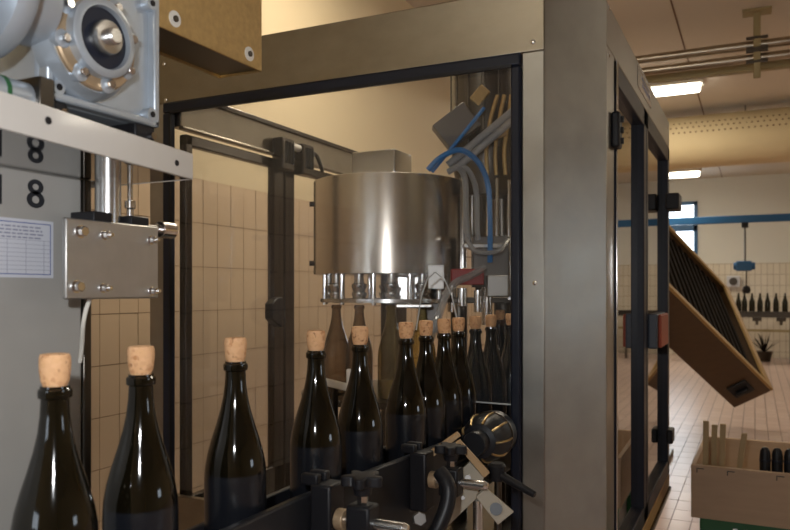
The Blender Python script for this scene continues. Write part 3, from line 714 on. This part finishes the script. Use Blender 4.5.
# ================================================================ BOTTLE CONVEYOR
RX = -.68; zb0 = H-.402
cv = thing('bottle_conveyor', 'dark bottle conveyor running into the machine', 'conveyor', (RX, 1.2, 0))
MB().box(RX-.05, RX+.05, -.3, 2.9, zb0-.006, zb0).build('belt', M['belt'], cv)
MB().box(RX-.085, RX+.062, -.3, 2.9, zb0-.10, zb0-.007).build('bed', M['rail_black'], cv, .004)
MB().prism([(RX+.053, -.3, zb0-.11), (RX+.053, 1.60, zb0-.11), (RX+.053, 1.60, H-.337), (RX+.053, .95, H-.310), (RX+.053, -.3, H-.308)], (.014,0,0)).build('side_rail', M['rail_black'], cv, .003)
MB().box(RX-.066, RX-.054, -.3, 1.72, zb0-.05, H-.345).build('side_rail', M['rail_black'], cv, .003)
for y in (.15, 1.45):
    for x in (RX-.07, RX+.05): MB().box(x-.015, x+.015, y-.02, y+.02, 0, zb0-.10).build('leg', M['dark_frame'], cv, .003)
MB().box(RX-.22, RX-.085, .78, 1.72, zb0-.11, zb0-.06).build('return_guard', M['rail_black'], cv, .004)
for px, py in ((219, 487.5), (206, 494)):
    p = W(px, py, X=RX-.15); MB().lathe([(.007,0),(.007,.006),(.003,.009),(0,.0095)], (RX-.15, p.y, zb0-.06), n=12).build('guard_nut', M['chrome'], cv)

def clamp(yc, label, dz=0):
    t = thing('guide_clamp', label, 'clamp', (RX+.067, yc, zb0-.06), 'guide rail clamps')
    x0 = RX+.067; zc = H-.335+dz
    b = MB().box(x0, x0+.036, yc-.022, yc+.022, zc-.085, zc+.030).build('block', M['black_plastic'], t, .004)
    MB().box(x0-.018, x0+.012, yc-.020, yc-.006, zc+.026, zc+.044).box(x0-.018, x0+.012, yc+.006, yc+.020, zc+.026, zc+.044).build('jaw', M['black_plastic'], b, .003)
    MB().cyl((x0+.036, yc, zc-.024), (x0+.052, yc, zc-.024), .0165, 20).build('collar', M['machined'], t, .002)
    MB().cyl((x0+.03, yc, zc-.024), (x0+.150, yc, zc-.024), .0088, 16).build('rod', M['steel_bright'], t, .0015)
    MB().lathe([(.0088,0),(.006,.006),(.003,.007)], (x0+.150, yc, zc-.024), (1,0,0), 14).build('rod_tip', M['chrome'], t)
    kx = x0+.080
    MB().box(kx-.020, kx+.020, yc-.018, yc+.018, zc-.050, zc+.004).build('slide_block', M['black_plastic'], t, .004)
    MB().cyl((kx, yc, zc+.004), (kx, yc, zc+.018), .0085, 6).build('nut', M['chrome'], t)
    MB().cyl((kx, yc, zc+.018), (kx, yc, zc+.034), .013, 16, r2=.016).build('knob_stem', M['black_plastic'], t)
    st = []
    for i in range(60):
        a_ = 2*math.pi*i/60; r_ = .026+.007*math.cos(5*a_); st.append((kx+r_*math.cos(a_), yc+r_*math.sin(a_), zc+.032))
    MB().prism(st, (0,0,.016)).build('star_knob', M['black_plastic'], t, .003)
    return t
p1 = W(330, 500, X=RX+.09); p2 = W(424, 462, X=RX+.09)
clamp(p1.y, 'black guide clamp with star knob on the rail below the fourth bottle', .010)
clamp(p2.y, 'black guide clamp with star knob beside the tan angled strips', -.012)

# timing scroll at the machine mouth
sx, sz = -.578, H-.350
y_s = W(478, 440, X=sx).y
sc = thing('timing_scroll', 'dark ribbed cylinder turning at the machine mouth', 'feed screw', (sx, y_s, sz))
MB().lathe([(.0,0),(.026,0),(.028,.003),(.028,.035),(.040,.038),(.050,.055),(.056,.08),(.056,.155),(0,.156)], (sx, y_s-.03, sz), (0,1,0), 40).build('roller', M['rail_black'], sc)
for k in range(9):
    an = 2*math.pi*k/9; d_ = V((math.cos(an), 0, math.sin(an))); B_ = V((sx, y_s-.03, sz))
    MB().tube([B_+d_*.041+V((0,.037,0)), B_+d_*.051+V((0,.055,0)), B_+d_*.057+V((0,.08,0)), B_+d_*.057+V((0,.11,0))], .0028, 6).build('rib', M['steel_warm_tint'], sc)
MB().lathe([(.056,0),(.0585,.002),(.0585,.008),(.056,.010)], (sx, y_s+.085, sz), (0,1,0), 40).build('ring', M['steel_dark'], sc)

# angled guide bracket
gb = thing('angle_bracket', 'pale bolted bracket with two tan strips beside the rail', 'bracket', W(480, 500, d=1.5).to_tuple())
dB = 1.47
R_, U_, Fw = V((CY, SY, 0)), V((0,0,1)), V((-SY, CY, 0))
def plate(pts, dep, name, mt, par=gb, t=.008, bev=.001, tilt=0):
    P = [W(x, y, d=dep+(tilt*(x-470)/F)) for x, y in pts]
    return MB().prism(P, Fw*t).build(name, M[mt], par, bev)
plate(((428,454),(458,433),(461,436),(432,458)), dB+.02, 'strip', 'tan_strip', t=.02)
plate(((456,444),(461,441),(490,473),(484,478)), dB-.01, 'strip', 'tan_strip', t=.02)
bp_ = plate(((452,480),(470,462),(484,478),(475,500),(447,527)), dB+.005, 'side_plate', 'bracket_grey', t=.006)
MB().cyl(W(468, 478, d=dB+.003), W(468, 478, d=dB-.004), .006, 10).build('bolt', M['grey_box'], bp_)
MB().cyl(W(463, 498, d=dB+.003), W(463, 498, d=dB-.004), .004, 10).build('bolt', M['grey_box'], bp_)
pl_ = plate(((476,497),(486,488),(514,512),(498,525)), dB-.035, 'foot_plate', 'bracket_grey', t=.010)
MB().cyl(W(496, 509, d=dB-.034), W(496, 509, d=dB-.040), .012, 18).build('bolt', M['rail_black'], pl_)
MB().cyl(W(478, 500, d=dB+.02), W(478, 540, d=dB+.02), .010, 14).build('post', M['steel_bright'], gb)
MB().tube([W(440, 472, d=1.36), W(448, 486, d=1.34), W(447, 505, d=1.33), W(438, 528, d=1.32), W(430, 540, d=1.32)], .014, 14).build('bent_arm', M['black_plastic'], gb)
MB().cyl(W(418, 519, d=1.30), W(420, 519, d=1.27), .012, 6).build('hex_nut', M['grey_box'], gb, .001)
# clamping lever
lv = thing('clamp_lever', 'black clamping lever beside the corner post', 'lever', W(498, 477, d=1.55).to_tuple())
MB().lathe([(.017,0),(.019,.004),(.019,.03),(.014,.036)], W(497, 480, d=1.56), (0,0,1), 18).build('boss', M['black_plastic'], lv)
MB().cyl(W(498, 474, d=1.555), W(535, 495, d=1.50), .010, 12, r2=.007).build('handle', M['black_plastic'], lv, .002)
MB().cyl(W(498, 479, d=1.56), W(498, 540, d=1.56), .008, 10).build('stud', M['steel_dark'], lv)

# ================================================================ CHAMPAGNE BOTTLES
def cork_prof():
    return [(.0125,0),(.0128,.002),(.0145,.006),(.0158,.016),(.0163,.026),(.0160,.031),(.0148,.0345),(.010,.0352),(.0,.0353)]
labels = ['corked dark champagne bottle before the grey control cabinet',
 'corked dark champagne bottle before the black edge of the window frame',
 'corked dark champagne bottle standing alone before the tiled wall',
 'corked dark champagne bottle right beside the cabinet door post',
 'corked dark champagne bottle in front of the smoky filling bottles',
 'corked dark champagne bottle leading the tight group at the machine mouth',
 'second corked champagne bottle in the tight group at the machine mouth',
 'third corked champagne bottle in the tight group at the machine mouth',
 'fourth corked champagne bottle in the tight group, at the window cut-out',
 'first corked champagne bottle behind the clear window sheet',
 'second corked champagne bottle behind the clear window sheet',
 'corked champagne bottle set back behind the clear window sheet',
 'corked champagne bottle behind the sheet beside the corner post']
spots = []
for px in (55, 141, 235.5, 316, 360, 406, 426, 444, 458.5, 475.5):
    p = W(px, 300, X=RX); spots.append((p.x, p.y))
for px, d in ((491, 2.13), (500, 2.66), (511, 2.24)):
    p = W(px, 300, d=d); spots.append((p.x, p.y))
bt = thing('champagne_bottle', labels[0], 'bottle', (0,0,0), 'corked bottles on the conveyor')
MB().lathe(BP, (0,0,0), n=48).build('glass', M['bottle_dark'], bt)
MB().lathe(cork_prof(), (0,0,.2995), n=28).build('cork', M['cork'], bt)
for i, (x, y) in enumerate(spots):
    o = bt if i == 0 else copy_tree(bt)
    o.location = (x, y, zb0); o.rotation_euler = (0, 0, i*1.9); o['label'] = labels[i]
# carrier plate below the bottle standing off the belt
cp = spots[11]
tag(MB().cyl((cp[0], cp[1], zb0-.012), (cp[0], cp[1], zb0), .044, 24).cyl((cp[0], cp[1], EB+.04), (cp[0], cp[1], zb0-.012), .02, 16).build('lift_plate', M['steel_dark']), 'round lift plate carrying the bottle set back behind the window sheet', 'lift plate')

# ================================================================ CONTROL CABINET with gearbox (left)
XP = -.85
kb = thing('control_cabinet', 'grey painted cabinet with printed 8 and a projecting shelf', 'cabinet', (XP-.15, .3, 0))
MB().box(XP-.30, XP, -.35, .752, 0, H+.1575).build('body', M['panel_paint'], kb, .004)
MB().box(XP-.03, XP+.003, .752, .766, 0, H+.1565).build('edge_trim', M['steel_dark'], kb, .002)
def fx(y): return -.653-.172*(y-.479)            # the shelf front runs slightly askew
def sl(y0, y1, xb, z0, z1, inset=0): return MB().prism([(fx(y0)-inset, y0, z0), (fx(y1)-inset, y1, z0), (xb, y1, z0), (xb, y0, z0)], (0,0,z1-z0))
sh = sl(-.35, .815, -.85, H+.157, H+.161, .005).build('shelf_sheet', M['polished'], kb)
MB().prism([(fx(-.35), -.35, H+.1565), (fx(.822), .822, H+.1565), (fx(.822)-.004, .822, H+.1565), (fx(-.35)-.004, -.35, H+.1565)], (0,0,.0365)).build('shelf_lip', M['lip_paint'], kb, .0012)
MB().box(-1.15, fx(.822)-.004, .818, .822, H+.1565, H+.193).build('shelf_lip', M['lip_paint'], kb, .0012)
sl(-.35, .818, -1.15, H+.189, H+.193, .004).build('shelf_top', M['lip_paint'], kb)
for px, py in ((45, 121), (177, 163)):
    p = W(px, py, X=-.70); p = W(px, py, X=fx(p.y)); MB().cyl((fx(p.y)-.002, p.y, p.z), (fx(p.y)+.0008, p.y, p.z), .0042, 14).build('screw_hole', M['black_plastic'], kb)
pn = W(45.5, 207, X=XP)
def ring(m, cy, cz, ro, zo, ri, zi, n=36):
    vs = []
    for k in range(n):
        t_ = 2*math.pi*k/n; c_, s_ = math.cos(t_), math.sin(t_)
        vs += [(XP+.0007, cy+ro*c_, cz+zo*s_), (XP+.0007, cy+ri*c_, cz+zi*s_), (XP, cy+ro*c_, cz+zo*s_), (XP, cy+ri*c_, cz+zi*s_)]
    fs = []
    for k in range(n):
        a, b = 4*k, 4*((k+1) % n); fs += [(a, b, b+1, a+1), (a, a+2, b+2, b), (a+1, b+1, b+3, a+3)]
    m.add(vs, fs)
n8 = MB(); c8 = W(35.5, 193.5, X=XP)
ring(n8, c8.y, c8.z+.0086, .0118, .0098, .0048, .0040); ring(n8, c8.y, c8.z-.0082, .0132, .0110, .0056, .0049)
n8.build('number', M['ink'], kb)
oy = W(1.5, 193, X=XP).y-(c8.y-.054)
MB().box(XP, XP+.0007, c8.y-.062+oy, c8.y-.054+oy, c8.z-.019, c8.z+.018).prism([(XP, c8.y-.062+oy, c8.z+.018), (XP, c8.y-.062+oy, c8.z+.010), (XP, c8.y-.070+oy, c8.z+.006), (XP, c8.y-.070+oy, c8.z+.011)], (.0007,0,0)).build('number', M['ink'], kb)
# printed sheet
la = W(53, 222, X=XP); ya, yb = la.y-.135, la.y; zt_, zb_ = la.z, la.z-.0755
sheet = MB().box(XP, XP+.0006, ya, yb, zb_, zt_).build('printed_sheet', M['paper'], kb, smooth=False)
pr = MB(); xi = XP+.0007
def strip(y0, y1, z0, z1): pr.box(XP+.0005, xi, y0, y1, z0, z1)
m_ = .004
strip(ya+m_, yb-m_, zt_-m_-.0012, zt_-m_); strip(ya+m_, yb-m_, zb_+m_, zb_+m_+.0012); strip(yb-m_-.0012, yb-m_, zb_+m_, zt_-m_); strip(ya+m_, ya+m_+.0012, zb_+m_, zt_-m_)
pr.build('border', M['blue_ink'], sheet, smooth=False)
pr = MB()
for k in range(8): strip(ya+m_, yb-m_, zb_+.010+k*.0055, zb_+.0105+k*.0055)
for k in range(5): strip(ya+.012+k*.027, ya+.0126+k*.027, zb_+m_, zb_+.049)
pr.build('ruling', M['grey_ink'], sheet, smooth=False)
pr = MB(); random.seed(3)
for row in range(4):
    y = ya+.012
    while y < yb-.018:
        wd = random.uniform(.003,.010); strip(y, y+wd, zt_-.011-row*.0046, zt_-.0095-row*.0046+.0006); y += wd+.0018
pr.build('print', M['grey_ink'], sheet, smooth=False)
# bolted plate with sensor tubes
pt = thing('bolted_plate', 'bare steel plate with six bolts hanging before the cabinet edge', 'plate', (-.78, .743, H))
zt_, zb_ = H+.0925, H-.0105
MB().box(-.786, -.778, .663, .824, zb_, zt_).build('plate', M['steel_plate'], pt, .002)
for i, (px, py) in enumerate(((80,231.5),(104,235),(150.5,240),(76,286.5),(102.5,288),(151.5,291))):
    p = W(px, py, X=-.778); r_ = .0068 if i in (0, 3) else .0052
    b_ = MB().lathe([(r_*1.25,0),(r_*1.25,.0015)], (-.778, p.y, p.z), (1,0,0), 18).build('washer', M['chrome'], pt)
    MB().cyl((-.7765, p.y, p.z), (-.768, p.y, p.z), r_, 6).build('bolt', M['chrome'], pt, .0008)
    if i not in (0, 3): MB().cyl((-.768, p.y, p.z), (-.762, p.y, p.z), r_*.5, 10).build('thread', M['chrome'], pt)
tbp = W(108, 205, X=-.815)
MB().cyl((-.815, tbp.y, H+.02), (-.815, tbp.y, H+.157), .0175, 24).build('shaft', M['steel_bright'], pt)
tb2 = W(130, 205, X=-.815)
MB().lathe([(.006,0),(.006,.02),(.009,.022),(.009,.034),(.005,.036),(.005,.05),(.008,.052),(.008,.062),(.004,.064),(.004,.09)], (-.815, tb2.y, H+.068), n=14).build('fitting', M['chrome'], pt)
for (pa, pb) in ((86, 105), (124, 142)):
    a_ = W(pa, 215, X=-.80); b_ = W(pb, 215, X=-.80)
    MB().box(-.83, -.786, a_.y, b_.y, H+.075, H+.106).build('spacer_block', M['black_plastic'], pt, .002)
a_ = W(156, 229, X=-.79)
MB().cyl((-.79, a_.y-.02, a_.z), (-.79, a_.y+.024, a_.z), .006, 12).cyl((-.79, a_.y+.006, a_.z), (-.79, a_.y+.034, a_.z), .0125, 14).build('side_screw', M['chrome'], pt, .001)
for z_ in (H+.02, H+.06): MB().box(XP-.02, -.786, .736, .748, z_-.01, z_+.01).build('standoff', M['steel_dark'], pt)
tag(MB().tube([W(91, 296, X=-.80), W(86, 310, X=-.805), W(83, 326, X=-.81), W(82, 345, X=-.83), W(80, 362, X=-.845)], .0028, 8).build('sensor_cable', M['white_plastic']), 'thin white cable hanging below the bolted plate', 'cable')
# gearbox
gx = -.735; GY, GZ = .680, H+.309; gh = .089; RY, RZ = .645, H+.299
gr = thing('gearbox', 'light grey worm gearbox with bolted ring and round shaft end', 'gearbox', (-.80, GY, H+.193))
gcase = MB().box(gx-.15, gx, GY-gh, GY+gh, GZ-gh, GZ+gh).build('case', M['aluminium'], gr, .010, seg=3)
MB().box(gx-.004, gx+.012, GY-gh, GY+gh, GZ-gh, GZ-gh+.010).build('case_rib', M['aluminium'], gcase, .003)
MB().box(gx-.004, gx+.012, GY-gh, GY-gh+.010, GZ-gh, GZ+gh).build('case_rib', M['aluminium'], gcase, .003)
MB().box(gx-.004, gx+.012, GY+gh-.010, GY+gh, GZ-gh, GZ+gh).build('case_rib', M['aluminium'], gcase, .003)
MB().lathe([(.070,0),(.069,.012),(.063,.022),(.062,.026)], (gx, RY, RZ), (1,0,0), 48).build('boss', M['aluminium'], gr)
MB().lathe([(.060,.02),(.060,.030),(.058,.032),(.045,.032)], (gx, RY, RZ), (1,0,0), 48).build('bolt_ring', M['machined'], gr)
MB().lathe([(.046,.03),(.046,.044),(.043,.046),(.037,.046),(.0355,.040),(.0355,.030)], (gx, RY, RZ), (1,0,0), 48).build('collar', M['aluminium'], gr)
MB().lathe([(.036,.03),(.036,.040),(.0,.0405)], (gx, RY, RZ), (1,0,0), 40).build('oil_seal', M['blue_black'], gr)
MB().lathe([(.021,.038),(.021,.048),(.019,.052),(.010,.053),(.010,.060),(.008,.062),(0,.062)], (gx, RY, RZ), (1,0,0), 32).build('shaft_end', M['steel_bright'], gr)
for k in range(8):
    a_ = 2*math.pi*(k+.35)/8; c_ = V((gx+.031, RY+.0525*math.cos(a_), RZ+.0525*math.sin(a_)))
    lb = MB().lathe([(.0105,-.01),(.0105,.0015),(.009,.0025),(0,.0026)], c_, (1,0,0), 18).build('bolt_lug', M['aluminium'], gr)
    MB().cyl(c_+V((.002,0,0)), c_+V((.010,0,0)), .0056, 6).build('bolt', M['chrome'], lb, .0008)
for sy in (-1, 1):
    for sz_ in (-1, 1):
        c_ = V((gx, GY+sy*.074, GZ+sz_*.074))
        MB().lathe([(.009,-.002),(.009,.012),(.0085,.013)], c_, (1,0,0), 16).build('corner_boss', M['aluminium'], gr)
        MB().cyl(c_+V((.0125,0,0)), c_+V((.0142,0,0)), .004, 12).build('bolt_hole', M['black_plastic'], gr)
for k, y_ in enumerate((GY-.075, GY+.068)):
    MB().box(gx-.13, gx+.006, y_-.018, y_+.018, H+.193, GZ-gh+.002).build('mounting_pad', M['black_plastic'], gr, .003)
    MB().cyl((gx+.006, y_+.008, H+.207), (gx+.014, y_+.008, H+.207), .005, 8).build('pad_screw', M['chrome'], gr)
# motor beside the gearbox
my = .515; mx_, mz = -.735, H+.322
mo = thing('drive_motor', 'grey flanged electric motor beside the gearbox', 'motor', (mx_, my, H+.193))
MB().lathe([(.062,-.01),(.076,-.006),(.078,0),(.078,.014),(.075,.018),(.05,.020),(.045,.07)], (mx_, my, mz), (0,1,0), 56).build('flange', M['aluminium'], mo)
MB().lathe([(.058,0),(.062,.004),(.062,.22),(.05,.24)], (mx_, my-.25, mz), (0,1,0), 48).build('motor_body', M['aluminium'], mo)
for k in range(18):
    a_ = 2*math.pi*k/18; d_ = V((math.cos(a_), 0, math.sin(a_)))
    MB().bar(V((mx_, my-.23, mz))+d_*.064, V((mx_, my-.03, mz))+d_*.064, .003, .010, up=d_).build('cooling_fin', M['aluminium'], mo)
MB().box(mx_-.05, mx_+.05, my-.16, my-.04, H+.193, mz-.055).build('foot', M['aluminium'], mo, .004)
gg = W(9, 80, X=-.72)
cg = thing('cable_gland', 'grey pipe joint with a green ring below the motor', 'pipe joint', (-.73, gg.y, H+.193))
MB().cyl((-.735, gg.y-.06, H+.214), (-.735, gg.y+.045, H+.214), .0185, 20).build('pipe', M['aluminium'], cg)
MB().cyl((-.735, gg.y-.004, H+.214), (-.735, gg.y+.001, H+.214), .0195, 20).build('ring', M['green_plastic'], cg)
MB().box(-.76, -.71, gg.y+.03, gg.y+.05, H+.193, H+.238).build('end_block', M['steel_dark'], cg, .002)
# stainless cover box, its golden colour is painted-in warm reflection
cx0, cx1 = -.827, -.742; cya, cyb = .782, 1.026; cz0 = H+.366
cbx = thing('cover_box', 'brushed steel cover box with painted warm reflection and white washers above the bottles', 'cover', ((cx0+cx1)/2, .90, cz0))
MB().box(cx1-.003, cx1, cya, cyb, cz0, cz0+.26).build('front_sheet', M['steel_warm_tint'], cbx, .0012)
MB().box(cx0, cx1-.003, cyb-.003, cyb, cz0, cz0+.26).build('side_sheet', M['steel_warm_tint'], cbx, .0012)
MB().box(cx0, cx1-.003, cya, cya+.003, cz0, cz0+.26).build('side_sheet', M['steel_warm_tint'], cbx, .0012)
MB().box(cx0, cx1-.003, cya+.003, cyb-.003, cz0+.004, cz0+.007).build('bottom_sheet', M['steel_dark'], cbx)
MB().box(cx0-.003, cx0, cya, cyb, cz0, cz0+.26).build('rear_sheet', M['steel_warm_tint'], cbx)
for px, py in ((174.5, 19), (249, 54)):
    p = W(px, py, X=cx1); MB().lathe([(.0115,0),(.0115,.0015),(.005,.0016)], (cx1, p.y, p.z), (1,0,0), 20).build('washer', M['white_plastic'], cbx)
    MB().lathe([(.0046,.0014),(.0046,.004),(.002,.005),(0,.0045)], (cx1, p.y, p.z), (1,0,0), 14).build('screw', M['steel_dark'], cbx)
MB().box(-1.08, cx0-.003, .86, .90, cz0+.20, cz0+.24).build('arm', M['steel_dark'], cbx, .003)
MB().box(-1.12, -1.08, .74, .90, H+.193, cz0+.24).build('column', M['steel_dark'], cbx, .003)
